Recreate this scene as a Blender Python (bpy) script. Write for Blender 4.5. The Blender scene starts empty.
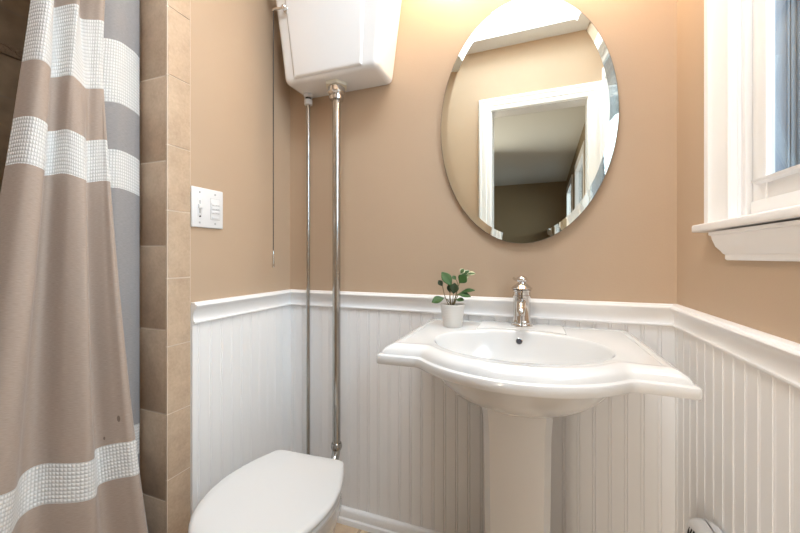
import bpy, bmesh, math, random
from mathutils import Vector, Matrix, Euler

random.seed(7)
PI = math.pi
scene = bpy.context.scene
COL = scene.collection

# ------------------------------------------------------------------ camera
cam_d = bpy.data.cameras.new('camera')
cam = bpy.data.objects.new('camera', cam_d)
COL.objects.link(cam)
cam_d.sensor_width = 36.0
cam_d.lens = 15.975
cam_d.shift_y = -9.5 / 800
cam_d.clip_start = 0.01
cam.location = (0, 0, 1.051)
cam.rotation_euler = (PI / 2, 0, math.radians(20.4))
scene.camera = cam

# ------------------------------------------------------------------ world, light, exposure
scene.view_settings.view_transform = 'Standard'
scene.view_settings.look = 'None'
scene.view_settings.gamma = 1.0
scene.view_settings.use_curve_mapping = False
scene.view_settings.exposure = 0.15
w = bpy.data.worlds.new('sky')
scene.world = w
w.use_nodes = True
w.node_tree.nodes['Background'].inputs[0].default_value = (0.52, 0.68, 0.85, 1)
w.node_tree.nodes['Background'].inputs[1].default_value = 0.55


def area_light(name, loc, rot, sx, sy, power, color):
    d = bpy.data.lights.new(name, 'AREA')
    d.shape = 'RECTANGLE'
    d.size = sx
    d.size_y = sy
    d.energy = power
    d.color = color
    o = bpy.data.objects.new(name, d)
    o.location = loc
    o.rotation_euler = rot
    COL.objects.link(o)
    return o


# daylight through the skylight over the room
area_light('skylight_daylight', (-0.15, 0.40, 2.83), (0, 0, 0), 0.88, 0.56, 25, (0.83, 0.92, 1.0))
LAMP = 34.0            # strength of the warm bulbs over the mirror
# daylight outside the bathroom window, and outside the windows of the next room
area_light('window_daylight', (1.75, 0.25, 2.25), (math.radians(-68), 0, math.radians(-90)), 2.6, 1.7, 110, (0.80, 0.90, 1.0))
area_light('next_room_daylight', (1.7, -3.5, 2.2), (math.radians(-75), 0, math.radians(-90)), 2.2, 1.6, 90, (0.9, 0.96, 1.0))
area_light('next_room_fill', (-1.10, -2.6, 1.20), (math.radians(80), 0, math.radians(-22)), 0.7, 1.5, 48, (1.0, 0.88, 0.74))  # added fill, unseen, brightens the sink and window wall through the doorway
LAMP_COL = (1.0, 0.75, 0.48)
# ------------------------------------------------------------------ sizes of the room
D = 1.26               # wall behind the sink
XL = -0.97             # wall with the switch
XR = 0.399             # wall with the window
XW = -1.083            # shower side of the tiled wing wall
XS = -1.85             # far wall of the shower
YF = -0.04             # wall with the doorway
CH = 2.49              # ceiling


# ------------------------------------------------------------------ materials
def new_mat(name):
    m = bpy.data.materials.new(name)
    m.use_nodes = True
    return m, m.node_tree.nodes, m.node_tree.links, m.node_tree.nodes['Principled BSDF']


def setc(b, **kw):
    for k, v in kw.items():
        b.inputs[k].default_value = v


def plain(name, col, rough=0.5, metal=0.0, coat=0.0, bump=0.0, bscale=80.0, var=0.0, vscale=6.0):
    m, n, l, b = new_mat(name)
    setc(b, Roughness=rough, Metallic=metal)
    b.inputs['Base Color'].default_value = (*col, 1)
    b.inputs['Coat Weight'].default_value = coat
    b.inputs['Coat Roughness'].default_value = 0.08
    tc = n.new('ShaderNodeTexCoord')
    if bump > 0:
        t = n.new('ShaderNodeTexNoise')
        t.inputs['Scale'].default_value = bscale
        t.inputs['Detail'].default_value = 3
        l.new(tc.outputs['Object'], t.inputs['Vector'])
        bp = n.new('ShaderNodeBump')
        bp.inputs['Strength'].default_value = bump
        bp.inputs['Distance'].default_value = 0.002
        l.new(t.outputs['Fac'], bp.inputs['Height'])
        l.new(bp.outputs['Normal'], b.inputs['Normal'])
    if var > 0:
        t2 = n.new('ShaderNodeTexNoise')
        t2.inputs['Scale'].default_value = vscale
        t2.inputs['Detail'].default_value = 4
        l.new(tc.outputs['Object'], t2.inputs['Vector'])
        r = n.new('ShaderNodeValToRGB')
        r.color_ramp.elements[0].position = 0.3
        r.color_ramp.elements[1].position = 0.7
        r.color_ramp.elements[0].color = (*[c * (1 - var) for c in col], 1)
        r.color_ramp.elements[1].color = (*[min(1, c * (1 + var)) for c in col], 1)
        l.new(t2.outputs['Fac'], r.inputs['Fac'])
        l.new(r.outputs['Color'], b.inputs['Base Color'])
    return m


M = {}
M['paint'] = plain('tan wall paint', (0.49, 0.36, 0.25), 0.62, bump=0.15, bscale=220, var=0.015)
M['ceiling'] = plain('ceiling paint', (0.80, 0.79, 0.77), 0.8, bump=0.1, bscale=150)
M['trim'] = plain('white trim paint', (0.87, 0.86, 0.855), 0.32, bump=0.06, bscale=60)
M['bead'] = plain('white beadboard paint', (0.88, 0.872, 0.868), 0.42, bump=0.05, bscale=60)
M['porcelain'] = plain('white porcelain', (0.84, 0.845, 0.85), 0.12, coat=0.6)
M['basin'] = plain('white sink porcelain', (0.76, 0.76, 0.755), 0.10, coat=0.7)
M['plastic'] = plain('white plastic', (0.76, 0.76, 0.765), 0.28)
M['lidplastic'] = plain('white seat plastic', (0.74, 0.735, 0.725), 0.3, bump=0.02, bscale=20)
M['offwhite'] = plain('cream washer plastic', (0.78, 0.74, 0.62), 0.4)
M['chrome'] = plain('polished chrome', (0.72, 0.71, 0.70), 0.07, metal=1.0)
M['nickel'] = plain('worn nickel pipe', (0.47, 0.46, 0.44), 0.14, metal=1.0, var=0.08, vscale=12)
M['chain'] = plain('dark metal bead chain', (0.09, 0.08, 0.075), 0.4, metal=0.7)
M['dark'] = plain('black recess', (0.015, 0.015, 0.016), 0.6)
M['gap'] = plain('dark gap shade', (0.05, 0.055, 0.07), 0.6)  # near black, stands for the shade in the lid gap and overflow hole
M['grey'] = plain('grey button edge', (0.45, 0.45, 0.46), 0.5)
M['den_wall'] = plain('olive brown wall paint', (0.26, 0.20, 0.12), 0.7, bump=0.1, bscale=200)
M['den_ceiling'] = plain('next room ceiling paint', (0.62, 0.64, 0.63), 0.8)
M['den_floor'] = plain('brown wood floor', (0.12, 0.07, 0.04), 0.4, var=0.2)
M['pot'] = plain('ribbed off white ceramic', (0.72, 0.69, 0.65), 0.45)
M['soil'] = plain('dark potting soil', (0.03, 0.02, 0.013), 0.95, bump=1.0, bscale=160, var=0.4, vscale=90)
M['stem'] = plain('brown green stem', (0.16, 0.12, 0.05), 0.6)
M['mirror'] = plain('silvered mirror glass', (0.82, 0.86, 0.81), 0.0, metal=1.0)
M['mirror_edge'] = plain('ground glass edge', (0.10, 0.11, 0.10), 0.3)
M['sashblue'] = plain('grey storm window frame', (0.20, 0.225, 0.26), 0.45)
M['outer'] = plain('blue grey outer jamb liner', (0.30, 0.33, 0.38), 0.5)
M['darkframe'] = plain('dark window gasket', (0.06, 0.06, 0.07), 0.5)
M['siding'] = None


def glass_mat(name, tint=(1, 1, 1)):
    m = bpy.data.materials.new(name)
    m.use_nodes = True
    n, l = m.node_tree.nodes, m.node_tree.links
    n.remove(n['Principled BSDF'])
    out = n['Material Output']
    tr = n.new('ShaderNodeBsdfTransparent')
    tr.inputs[0].default_value = (*tint, 1)
    gl = n.new('ShaderNodeBsdfGlossy')
    gl.inputs['Roughness'].default_value = 0.01
    fr = n.new('ShaderNodeFresnel')
    ge = n.new('ShaderNodeNewGeometry')
    ior = n.new('ShaderNodeMapRange')      # the same reflectance from both faces of the sheet
    ior.inputs['To Min'].default_value = 1.5
    ior.inputs['To Max'].default_value = 1 / 1.5
    l.new(ge.outputs['Backfacing'], ior.inputs['Value'])
    l.new(ior.outputs['Result'], fr.inputs['IOR'])
    mx = n.new('ShaderNodeMixShader')
    l.new(fr.outputs[0], mx.inputs[0])
    l.new(tr.outputs[0], mx.inputs[1])
    l.new(gl.outputs[0], mx.inputs[2])
    l.new(mx.outputs[0], out.inputs['Surface'])
    return m


M['glass'] = glass_mat('window glass', (0.93, 0.96, 0.97))


def emit_mat(name, col, s):
    m, n, l, b = new_mat(name)
    b.inputs['Base Color'].default_value = (0.9, 0.85, 0.75, 1)
    b.inputs['Emission Color'].default_value = (*col, 1)
    b.inputs['Emission Strength'].default_value = s
    return m


M['globe'] = emit_mat('lit frosted globe', LAMP_COL, LAMP)


def tile_mat(name, a, c, rough=0.45, scale=18):
    m, n, l, b = new_mat(name)
    tc = n.new('ShaderNodeTexCoord')
    t = n.new('ShaderNodeTexNoise')
    t.inputs['Scale'].default_value = scale
    t.inputs['Detail'].default_value = 8
    t.inputs['Roughness'].default_value = 0.65
    l.new(tc.outputs['Object'], t.inputs['Vector'])
    t2 = n.new('ShaderNodeTexNoise')
    t2.inputs['Scale'].default_value = scale * 7
    t2.inputs['Detail'].default_value = 4
    l.new(tc.outputs['Object'], t2.inputs['Vector'])
    mx = n.new('ShaderNodeMath')
    mx.operation = 'MULTIPLY_ADD'
    l.new(t2.outputs['Fac'], mx.inputs[0])
    mx.inputs[1].default_value = 0.45
    l.new(t.outputs['Fac'], mx.inputs[2])
    r = n.new('ShaderNodeValToRGB')
    r.color_ramp.elements[0].position = 0.5
    r.color_ramp.elements[1].position = 0.95
    r.color_ramp.elements[0].color = (*a, 1)
    r.color_ramp.elements[1].color = (*c, 1)
    l.new(mx.outputs[0], r.inputs['Fac'])
    l.new(r.outputs['Color'], b.inputs['Base Color'])
    bp = n.new('ShaderNodeBump')
    bp.inputs['Strength'].default_value = 0.15
    bp.inputs['Distance'].default_value = 0.002
    l.new(mx.outputs[0], bp.inputs['Height'])
    l.new(bp.outputs['Normal'], b.inputs['Normal'])
    b.inputs['Roughness'].default_value = rough
    return m


M['tile'] = tile_mat('beige travertine tile', (0.45, 0.325, 0.225), (0.60, 0.455, 0.325))
M['grout'] = plain('pale grout', (0.74, 0.64, 0.53), 0.9)
M['border'] = tile_mat('carved border tile', (0.16, 0.10, 0.06), (0.36, 0.25, 0.16), scale=60)


def brick_mat(name, a, c, mortar, bw, bh, ms, plane='YZ'):
    m, n, l, b = new_mat(name)
    tc = n.new('ShaderNodeTexCoord')
    sp = n.new('ShaderNodeSeparateXYZ')
    cb = n.new('ShaderNodeCombineXYZ')
    l.new(tc.outputs['Object'], sp.inputs[0])
    l.new(sp.outputs[plane[0]], cb.inputs[0])
    l.new(sp.outputs[plane[1]], cb.inputs[1])
    br = n.new('ShaderNodeTexBrick')
    br.offset = 0.0
    br.inputs['Scale'].default_value = 1.0
    br.inputs['Brick Width'].default_value = bw
    br.inputs['Row Height'].default_value = bh
    br.inputs['Mortar Size'].default_value = ms
    br.inputs['Color1'].default_value = (*a, 1)
    br.inputs['Color2'].default_value = (*c, 1)
    br.inputs['Mortar'].default_value = (*mortar, 1)
    l.new(cb.outputs[0], br.inputs['Vector'])
    t = n.new('ShaderNodeTexNoise')
    t.inputs['Scale'].default_value = 14
    t.inputs['Detail'].default_value = 7
    l.new(tc.outputs['Object'], t.inputs['Vector'])
    mx = n.new('ShaderNodeMix')
    mx.data_type = 'RGBA'
    mx.blend_type = 'OVERLAY'
    mx.inputs['Factor'].default_value = 0.55
    l.new(br.outputs['Color'], mx.inputs['A'])
    l.new(t.outputs['Fac'], mx.inputs['B'])
    l.new(mx.outputs['Result'], b.inputs['Base Color'])
    b.inputs['Roughness'].default_value = 0.4
    return m


M['shower'] = brick_mat('brown shower wall tile', (0.34, 0.24, 0.15), (0.30, 0.21, 0.13), (0.30, 0.22, 0.15), 0.33, 0.33, 0.004, 'YZ')
M['showerx'] = brick_mat('brown shower end tile', (0.34, 0.24, 0.15), (0.30, 0.21, 0.13), (0.30, 0.22, 0.15), 0.33, 0.33, 0.004, 'XZ')
M['floor'] = brick_mat('tan floor tile', (0.60, 0.46, 0.32), (0.55, 0.41, 0.28), (0.36, 0.27, 0.19), 0.31, 0.31, 0.006, 'XY')
M['siding'] = brick_mat('grey lap siding', (0.42, 0.47, 0.52), (0.40, 0.45, 0.50), (0.2, 0.23, 0.26), 3.0, 0.11, 0.006, 'YZ')


def curtain_mat():
    """bands of white waffle cloth in a taupe weave, along the length of the cloth"""
    m, n, l, b = new_mat('taupe cloth with white waffle bands')
    uv = n.new('ShaderNodeUVMap')
    uv.uv_map = 'cloth'
    sp = n.new('ShaderNodeSeparateXYZ')
    l.new(uv.outputs[0], sp.inputs[0])

    def mth(op, a, c=None, clamp=False):
        k = n.new('ShaderNodeMath')
        k.operation = op
        k.use_clamp = clamp
        for i, v in enumerate((a, c)):
            if v is None:
                continue
            if isinstance(v, (int, float)):
                k.inputs[i].default_value = v
            else:
                l.new(v, k.inputs[i])
        return k.outputs[0]
    u, v = sp.outputs[0], sp.outputs[1]
    band = None
    for lo, hi in ((1.470, 1.640), (1.238, 1.342), (0.492, 0.580)):
        x = mth('MULTIPLY', mth('GREATER_THAN', v, lo), mth('LESS_THAN', v, hi))
        band = x if band is None else mth('ADD', band, x)
    # waffle cells
    su = mth('ABSOLUTE', mth('SINE', mth('MULTIPLY', u, PI / 0.0085)))
    sv = mth('ABSOLUTE', mth('SINE', mth('MULTIPLY', v, PI / 0.0085)))
    waf = mth('MULTIPLY', su, sv)
    # weave: fine streaks
    tc = n.new('ShaderNodeMapping')
    tc.inputs['Scale'].default_value = (70, 900, 1)
    l.new(uv.outputs[0], tc.inputs['Vector'])
    ns = n.new('ShaderNodeTexNoise')
    ns.inputs['Scale'].default_value = 1.0
    ns.inputs['Detail'].default_value = 3
    l.new(tc.outputs[0], ns.inputs['Vector'])
    rp = n.new('ShaderNodeValToRGB')
    rp.color_ramp.elements[0].position = 0.25
    rp.color_ramp.elements[1].position = 0.75
    rp.color_ramp.elements[0].color = (0.34, 0.265, 0.215, 1)
    rp.color_ramp.elements[1].color = (0.44, 0.35, 0.29, 1)
    l.new(ns.outputs['Fac'], rp.inputs['Fac'])
    wr = n.new('ShaderNodeValToRGB')
    wr.color_ramp.elements[0].color = (0.60, 0.59, 0.57, 1)
    wr.color_ramp.elements[1].color = (0.84, 0.83, 0.81, 1)
    l.new(waf, wr.inputs['Fac'])
    # the panel turned in behind the fold takes a greyer colour ramp
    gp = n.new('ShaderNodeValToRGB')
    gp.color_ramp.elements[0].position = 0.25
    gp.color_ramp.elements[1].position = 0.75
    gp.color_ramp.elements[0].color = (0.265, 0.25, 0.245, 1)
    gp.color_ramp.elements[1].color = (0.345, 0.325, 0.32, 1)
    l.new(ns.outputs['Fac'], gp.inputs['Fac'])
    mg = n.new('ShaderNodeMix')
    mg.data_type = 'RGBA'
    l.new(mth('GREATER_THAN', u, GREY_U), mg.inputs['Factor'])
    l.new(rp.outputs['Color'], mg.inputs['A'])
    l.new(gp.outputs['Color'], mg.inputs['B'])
    mx = n.new('ShaderNodeMix')
    mx.data_type = 'RGBA'
    l.new(band, mx.inputs['Factor'])
    l.new(mg.outputs['Result'], mx.inputs['A'])
    l.new(wr.outputs['Color'], mx.inputs['B'])
    # two small brown stains low on the cloth
    st = None
    for (cu, cv, ru, rv) in STAINS:
        du = mth('DIVIDE', mth('SUBTRACT', u, cu), ru)
        dv = mth('DIVIDE', mth('SUBTRACT', v, cv), rv)
        dd = mth('ADD', mth('MULTIPLY', du, du), mth('MULTIPLY', dv, dv))
        x = mth('LESS_THAN', dd, 1.0)
        st = x if st is None else mth('MAXIMUM', st, x)
    mx2 = n.new('ShaderNodeMix')
    mx2.data_type = 'RGBA'
    l.new(mth('MULTIPLY', st, 0.7), mx2.inputs['Factor'])
    l.new(mx.outputs['Result'], mx2.inputs['A'])
    mx2.inputs['B'].default_value = (0.11, 0.07, 0.05, 1)
    l.new(mx2.outputs['Result'], b.inputs['Base Color'])
    bp = n.new('ShaderNodeBump')
    bp.inputs['Strength'].default_value = 0.5
    bp.inputs['Distance'].default_value = 0.003
    l.new(mth('MULTIPLY', waf, band), bp.inputs['Height'])
    l.new(bp.outputs['Normal'], b.inputs['Normal'])
    b.inputs['Roughness'].default_value = 0.75
    b.inputs['Sheen Weight'].default_value = 0.15
    return m


def leaf_mat(name, col, edge=None):
    m, n, l, b = new_mat(name)
    b.inputs['Roughness'].default_value = 0.5
    uv = n.new('ShaderNodeUVMap')
    uv.uv_map = 'leaf'
    sp = n.new('ShaderNodeSeparateXYZ')
    l.new(uv.outputs[0], sp.inputs[0])
    a = n.new('ShaderNodeMath')
    a.operation = 'ABSOLUTE'
    l.new(sp.outputs[1], a.inputs[0])
    ns = n.new('ShaderNodeTexNoise')
    ns.inputs['Scale'].default_value = 6
    l.new(uv.outputs[0], ns.inputs['Vector'])
    ad = n.new('ShaderNodeMath')
    ad.operation = 'MULTIPLY_ADD'
    l.new(ns.outputs['Fac'], ad.inputs[0])
    ad.inputs[1].default_value = 0.5
    l.new(a.outputs[0], ad.inputs[2])
    r = n.new('ShaderNodeValToRGB')
    e = r.color_ramp.elements
    e[0].position = 0.05
    e[0].color = (*[min(1, c * 1.6) for c in col], 1)
    e[1].position = 0.25
    e[1].color = (*col, 1)
    k = r.color_ramp.elements.new(0.8)
    k.color = (*col, 1)
    k2 = r.color_ramp.elements.new(0.95)
    k2.color = (*(edge or col), 1)
    l.new(ad.outputs[0], r.inputs['Fac'])
    l.new(r.outputs['Color'], b.inputs['Base Color'])
    return m


M['leaf'] = leaf_mat('green leaf', (0.035, 0.095, 0.015))
M['leafdark'] = leaf_mat('dark green leaf', (0.025, 0.045, 0.014))
M['leafvar'] = leaf_mat('cream edged leaf', (0.05, 0.10, 0.02), (0.62, 0.62, 0.40))


# ------------------------------------------------------------------ mesh helpers
def link(name, bm, mat, parent=None, smooth=None, mats=None):
    """smooth: angle in degrees below which edges shade smooth"""
    me = bpy.data.meshes.new(name)
    bmesh.ops.recalc_face_normals(bm, faces=bm.faces)
    bm.to_mesh(me)
    bm.free()
    for mm in (mats or [mat]):
        me.materials.append(mm)
    if smooth:
        me.shade_smooth()
        me.set_sharp_from_angle(angle=math.radians(smooth))
    o = bpy.data.objects.new(name, me)
    COL.objects.link(o)
    if parent is not None:
        o.parent = parent
    return o


def tag(o, label=None, cat=None, group=None, kind=None):
    if label:
        o['label'] = label
    if cat:
        o['category'] = cat
    if group:
        o['group'] = group
    if kind:
        o['kind'] = kind
    return o


def thing(name, label, cat, loc=(0, 0, 0), kind=None, group=None):
    o = bpy.data.objects.new(name, None)
    o.empty_display_size = 0.05
    o.location = loc
    COL.objects.link(o)
    return tag(o, label, cat, group, kind)


def under(parent, o):
    """parent o, whose mesh is in world metres, to a thing standing at parent.location"""
    o.parent = parent
    p = parent
    off = Vector((0, 0, 0))
    while p is not None:
        off += p.location
        p = p.parent
    o.data.transform(Matrix.Translation(-off))
    return o


def add_box(bm, lo, hi, bevel=0.0, seg=2):
    b2 = bmesh.new()
    bmesh.ops.create_cube(b2, size=1)
    for v in b2.verts:
        v.co = Vector([lo[i] + (v.co[i] + 0.5) * (hi[i] - lo[i]) for i in range(3)])
    if bevel > 0:
        bmesh.ops.bevel(b2, geom=list(b2.edges), offset=bevel, segments=seg, profile=0.5, affect='EDGES')
    merge(bm, b2)


def merge(bm, b2):
    me = bpy.data.meshes.new('tmp')
    b2.to_mesh(me)
    b2.free()
    bm.from_mesh(me)
    bpy.data.meshes.remove(me)


def box(name, lo, hi, mat, parent=None, bevel=0.0, seg=2, smooth=None):
    bm = bmesh.new()
    add_box(bm, lo, hi, bevel, seg)
    return link(name, bm, mat, parent, smooth or (40 if bevel else None))


def add_lathe(bm, prof, origin, axis='Z', n=32, cap=True):
    rings = []
    for r, z in prof:
        ring = []
        for i in range(n):
            a = 2 * PI * i / n
            x, y = r * math.cos(a), r * math.sin(a)
            p = {'Z': (x, y, z), 'Y': (x, z, y), 'X': (z, x, y)}[axis]
            ring.append(bm.verts.new(Vector(origin) + Vector(p)))
        rings.append(ring)
    for a, b in zip(rings, rings[1:]):
        for i in range(n):
            bm.faces.new((a[i], a[(i + 1) % n], b[(i + 1) % n], b[i]))
    if cap:
        bm.faces.new(rings[0])
        bm.faces.new(rings[-1])


def lathe(name, prof, origin, mat, parent=None, axis='Z', n=32, smooth=40):
    bm = bmesh.new()
    add_lathe(bm, prof, origin, axis, n)
    return link(name, bm, mat, parent, smooth)


def add_loops(bm, loops, cap0=True, cap1=True):
    """skin between closed loops with equal point counts"""
    rings = [[bm.verts.new(p) for p in lp] for lp in loops]
    n = len(rings[0])
    for a, b in zip(rings, rings[1:]):
        for i in range(n):
            bm.faces.new((a[i], a[(i + 1) % n], b[(i + 1) % n], b[i]))
    if cap0:
        bm.faces.new(rings[0])
    if cap1:
        bm.faces.new(rings[-1])


def smooth_path(pts, k=8):
    out = []
    P = [Vector(p) for p in pts]
    P = [2 * P[0] - P[1]] + P + [2 * P[-1] - P[-2]]
    for i in range(1, len(P) - 2):
        for j in range(k):
            t = j / k
            a, b, c, d = P[i - 1], P[i], P[i + 1], P[i + 2]
            out.append(0.5 * ((2 * b) + (c - a) * t + (2 * a - 5 * b + 4 * c - d) * t * t + (3 * b - a - 3 * c + d) * t ** 3))
    out.append(P[-2].copy())
    return out


def add_tube(bm, pts, r, n=12):
    pts = [Vector(p) for p in pts]
    rr = r if isinstance(r, (list, tuple)) else [r] * len(pts)
    rings = []
    up = None
    for i, p in enumerate(pts):
        d = (pts[min(i + 1, len(pts) - 1)] - pts[max(i - 1, 0)]).normalized()
        if up is None:
            up = d.orthogonal().normalized()
        up = (up - d * up.dot(d)).normalized()
        s = d.cross(up)
        rings.append([p + (up * math.cos(2 * PI * k / n) + s * math.sin(2 * PI * k / n)) * rr[i] for k in range(n)])
    add_loops(bm, rings)


def tube(name, pts, r, mat, parent=None, n=12):
    bm = bmesh.new()
    add_tube(bm, pts, r, n)
    return link(name, bm, mat, parent, 50)


def sweep(name, path, prof, mat, kind_label):
    """a moulding: prof = (offset from the wall, z); path in plan with the room on its right"""
    P = [Vector((x, y)) for x, y in path]
    dirs = [(P[i + 1] - P[i]).normalized() for i in range(len(P) - 1)]

    def nr(d):
        return Vector((d.y, -d.x))
    out = []
    for i, d in enumerate(dirs):
        bm = bmesh.new()
        loops = []
        for e in (0, 1):
            k = i + e
            if 0 < k < len(P) - 1:
                n1, n2 = nr(dirs[k - 1]), nr(dirs[k])
                mv = (n1 + n2) / (1 + n1.dot(n2))
            else:
                mv = nr(d)
            loops.append([Vector((P[k].x + mv.x * o, P[k].y + mv.y * o, z)) for o, z in prof])
        add_loops(bm, loops)
        o = link('%s' % kind_label[i][0], bm, mat, None, 30)
        tag(o, kind_label[i][1], 'trim', None, 'structure')
        out.append(o)
    return out


def struct(o, label, cat):
    return tag(o, label, cat, None, 'structure')


# ================================================================== THE ROOM
T = 0.12
struct(box('floor', (XS - T, -5.1, -0.08), (XR + T + 0.35, D + T, 0.0), M['floor']), 'tan tiled floor below the sink and toilet', 'floor')
struct(box('wall_back', (XS - T, D, 0), (XR + T, D + T, CH), M['paint']), 'tan painted wall behind the oval mirror and sink', 'wall')
struct(box('wall_shower_end', (XS, D - 0.012, 0), (XW, D, CH), M['showerx']), 'brown tiled end wall inside the shower', 'wall')

# side wall with the window opening
WY0, WY1, WZ0, WZ1 = 0.05, 0.935, 1.125, 2.12
bm = bmesh.new()
add_box(bm, (XR, YF - T, 0), (XR + T, D, WZ0 - 0.015))
add_box(bm, (XR, YF - T, WZ1), (XR + T, D, CH))
add_box(bm, (XR, YF - T, WZ0 - 0.015), (XR + T, WY0, WZ1))
add_box(bm, (XR, WY1, WZ0 - 0.015), (XR + T, D, WZ1))
struct(link('wall_right', bm, M['paint']), 'tan painted wall around the white trimmed window', 'wall')

# painted side wall that ends in the tiled wing
struct(box('wall_left', (XW + 0.01, 0.787, 0), (XL, D, CH), M['paint']), 'tan painted wall carrying the white switch plate', 'wall')

# tiled wing wall: grout core and tiles
wing = thing('wall_wing', 'beige tiled wing wall end beside the shower curtain', 'wall', kind='structure')
bm = bmesh.new()
add_box(bm, (XW + 0.002, 0.7136, 0), (XL - 0.0002, 0.787, CH))
add_box(bm, (XW + 0.002, 0.787, 0), (XW + 0.0101, D - 0.012, CH))
link('grout', bm, M['grout'], wing)
bm = bmesh.new()
js = [0.115, 0.357, 0.604, 0.843, 1.083, 1.325, 1.567, 1.81, 2.05, 2.29, 2.49]
z0 = 0.0
for z1 in js:
    add_box(bm, (XW, 0.713, z0 + 0.002), (XL - 0.006, 0.722, z1 - 0.002), 0.0006)
    z0 = z1
link('end_tiles', bm, M['tile'], wing, 40)
bm = bmesh.new()
js = [0.03, 0.222, 0.416, 0.603, 0.796, 0.99, 1.184, 1.371, 1.571, 1.765, 1.96, 2.155, 2.35, 2.49]
z0 = 0.0
for z1 in js:
    # bullnose corner tile: rounded edge towards the room
    pts = [(XL - 0.008, 0.785), (XL + 0.001, 0.785), (XL + 0.0015, 0.783)]
    for k in range(0, 7):
        a = k / 6 * PI / 2
        pts.append((XL + 0.0015 - 0.006 * (1 - math.cos(a)), 0.7195 - 0.0065 * math.sin(a)))
    pts.append((XL - 0.0055, 0.7135))
    pts.append((XL - 0.008, 0.722))
    add_loops(bm, [[Vector((x, y, z0 + 0.0018)) for x, y in pts], [Vector((x, y, z1 - 0.0018)) for x, y in pts]])
    z0 = z1
link('bullnose_tiles', bm, M['tile'], wing, 40)
box('shower_side_tiles', (XW - 0.008, 0.722, 0), (XW + 0.002, D - 0.012, CH), M['shower'], wing)

# shower alcove
struct(box('wall_shower_side', (XS - T, YF - T, 0), (XS, D, CH), M['shower']), 'brown tiled wall at the back of the shower', 'wall')
bm = bmesh.new()
add_box(bm, (XS, YF, 1.808), (XS + 0.009, D - 0.012, 1.850), 0.002)
for k in range(16):        # carved wave in the border
    y = YF + 0.05 + k * 0.078
    pts = [(XS + 0.010, y + 0.034 * math.cos(a), 1.829 + 0.013 * math.sin(a)) for a in [i * 0.6 for i in range(9)]]
    add_tube(bm, pts, 0.0035, 6)
struct(link('trim_4', bm, M['border'], None, 40), 'carved brown border strip across the shower tile', 'trim')

# wall with the doorway, behind the camera
DX0, DX1, DZ = -0.292, 0.296, 2.055
bm = bmesh.new()
add_box(bm, (XS, YF - T, 0), (DX0 - 0.02, YF, CH))
add_box(bm, (DX1 + 0.02, YF - T, 0), (XR, YF, CH))
add_box(bm, (DX0 - 0.02, YF - T, DZ + 0.02), (DX1 + 0.02, YF, CH))
struct(link('wall_front', bm, M['paint']), 'tan painted wall around the doorway seen in the mirror', 'wall')
dr = thing('door_1', 'white cased doorway reflected in the oval mirror', 'doorway', kind='structure')
bm = bmesh.new()
add_box(bm, (DX0 - 0.02, YF - T, 0), (DX0, YF, DZ + 0.02))
add_box(bm, (DX1, YF - T, 0), (DX1 + 0.02, YF, DZ + 0.02))
add_box(bm, (DX0, YF - T, DZ), (DX1, YF, DZ + 0.02))
link('jamb', bm, M['trim'], dr)


def casing(x0, x1, zt, wd, y0, sgn):
    """mitred, stepped door casing around an opening"""
    prof = [(0.0, 0.0), (0.0, 0.010), (0.006, 0.013), (0.030, 0.013), (0.034, 0.016), (0.060, 0.020), (0.066, 0.024), (wd - 0.008, 0.024), (wd, 0.018), (wd, 0.0)]
    bm = bmesh.new()
    ls = []
    for (cx, cz, ox, oz) in ((x0, 0, -1, 0), (x0, zt, -1, 1), (x1, zt, 1, 1), (x1, 0, 1, 0)):
        ls.append([Vector((cx + ox * a, y0 + sgn * b, cz + oz * a)) for a, b in prof])
    add_loops(bm, ls)
    return bm


link('casing', casing(DX0 - 0.004, DX1 + 0.004, DZ + 0.004, 0.083, YF, 1), M['trim'], dr, 25)

# ceiling with the skylight well
SX0, SX1, SY0, SY1, SH = -0.62, 0.32, 0.095, 0.70, 0.36
bm = bmesh.new()
add_box(bm, (XS - T, YF - T, CH), (SX0, D + T, CH + 0.06))
add_box(bm, (SX1, YF - T, CH), (XR + T, D + T, CH + 0.06))
add_box(bm, (SX0, YF - T, CH), (SX1, SY0, CH + 0.06))
add_box(bm, (SX0, SY1, CH), (SX1, D + T, CH + 0.06))
struct(link('ceiling', bm, M['ceiling']), 'white ceiling reflected at the top of the mirror', 'ceiling')
sk = thing('window_2', 'white skylight well reflected at the top of the mirror', 'skylight', kind='structure')
bm = bmesh.new()
zt = CH + SH
add_box(bm, (SX0 - 0.02, SY0 - 0.02, CH + 0.06), (SX0, SY1 + 0.02, zt))
add_box(bm, (SX1, SY0 - 0.02, CH + 0.06), (SX1 + 0.02, SY1 + 0.02, zt))
add_box(bm, (SX0, SY0 - 0.02, CH + 0.06), (SX1, SY0, zt))
add_box(bm, (SX0, SY1, CH + 0.06), (SX1, SY1 + 0.02, zt))
link('well', bm, M['ceiling'], sk)
box('pane', (SX0 - 0.02, SY0 - 0.02, zt), (SX1 + 0.02, SY1 + 0.02, zt + 0.008), M['glass'], sk)

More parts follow.
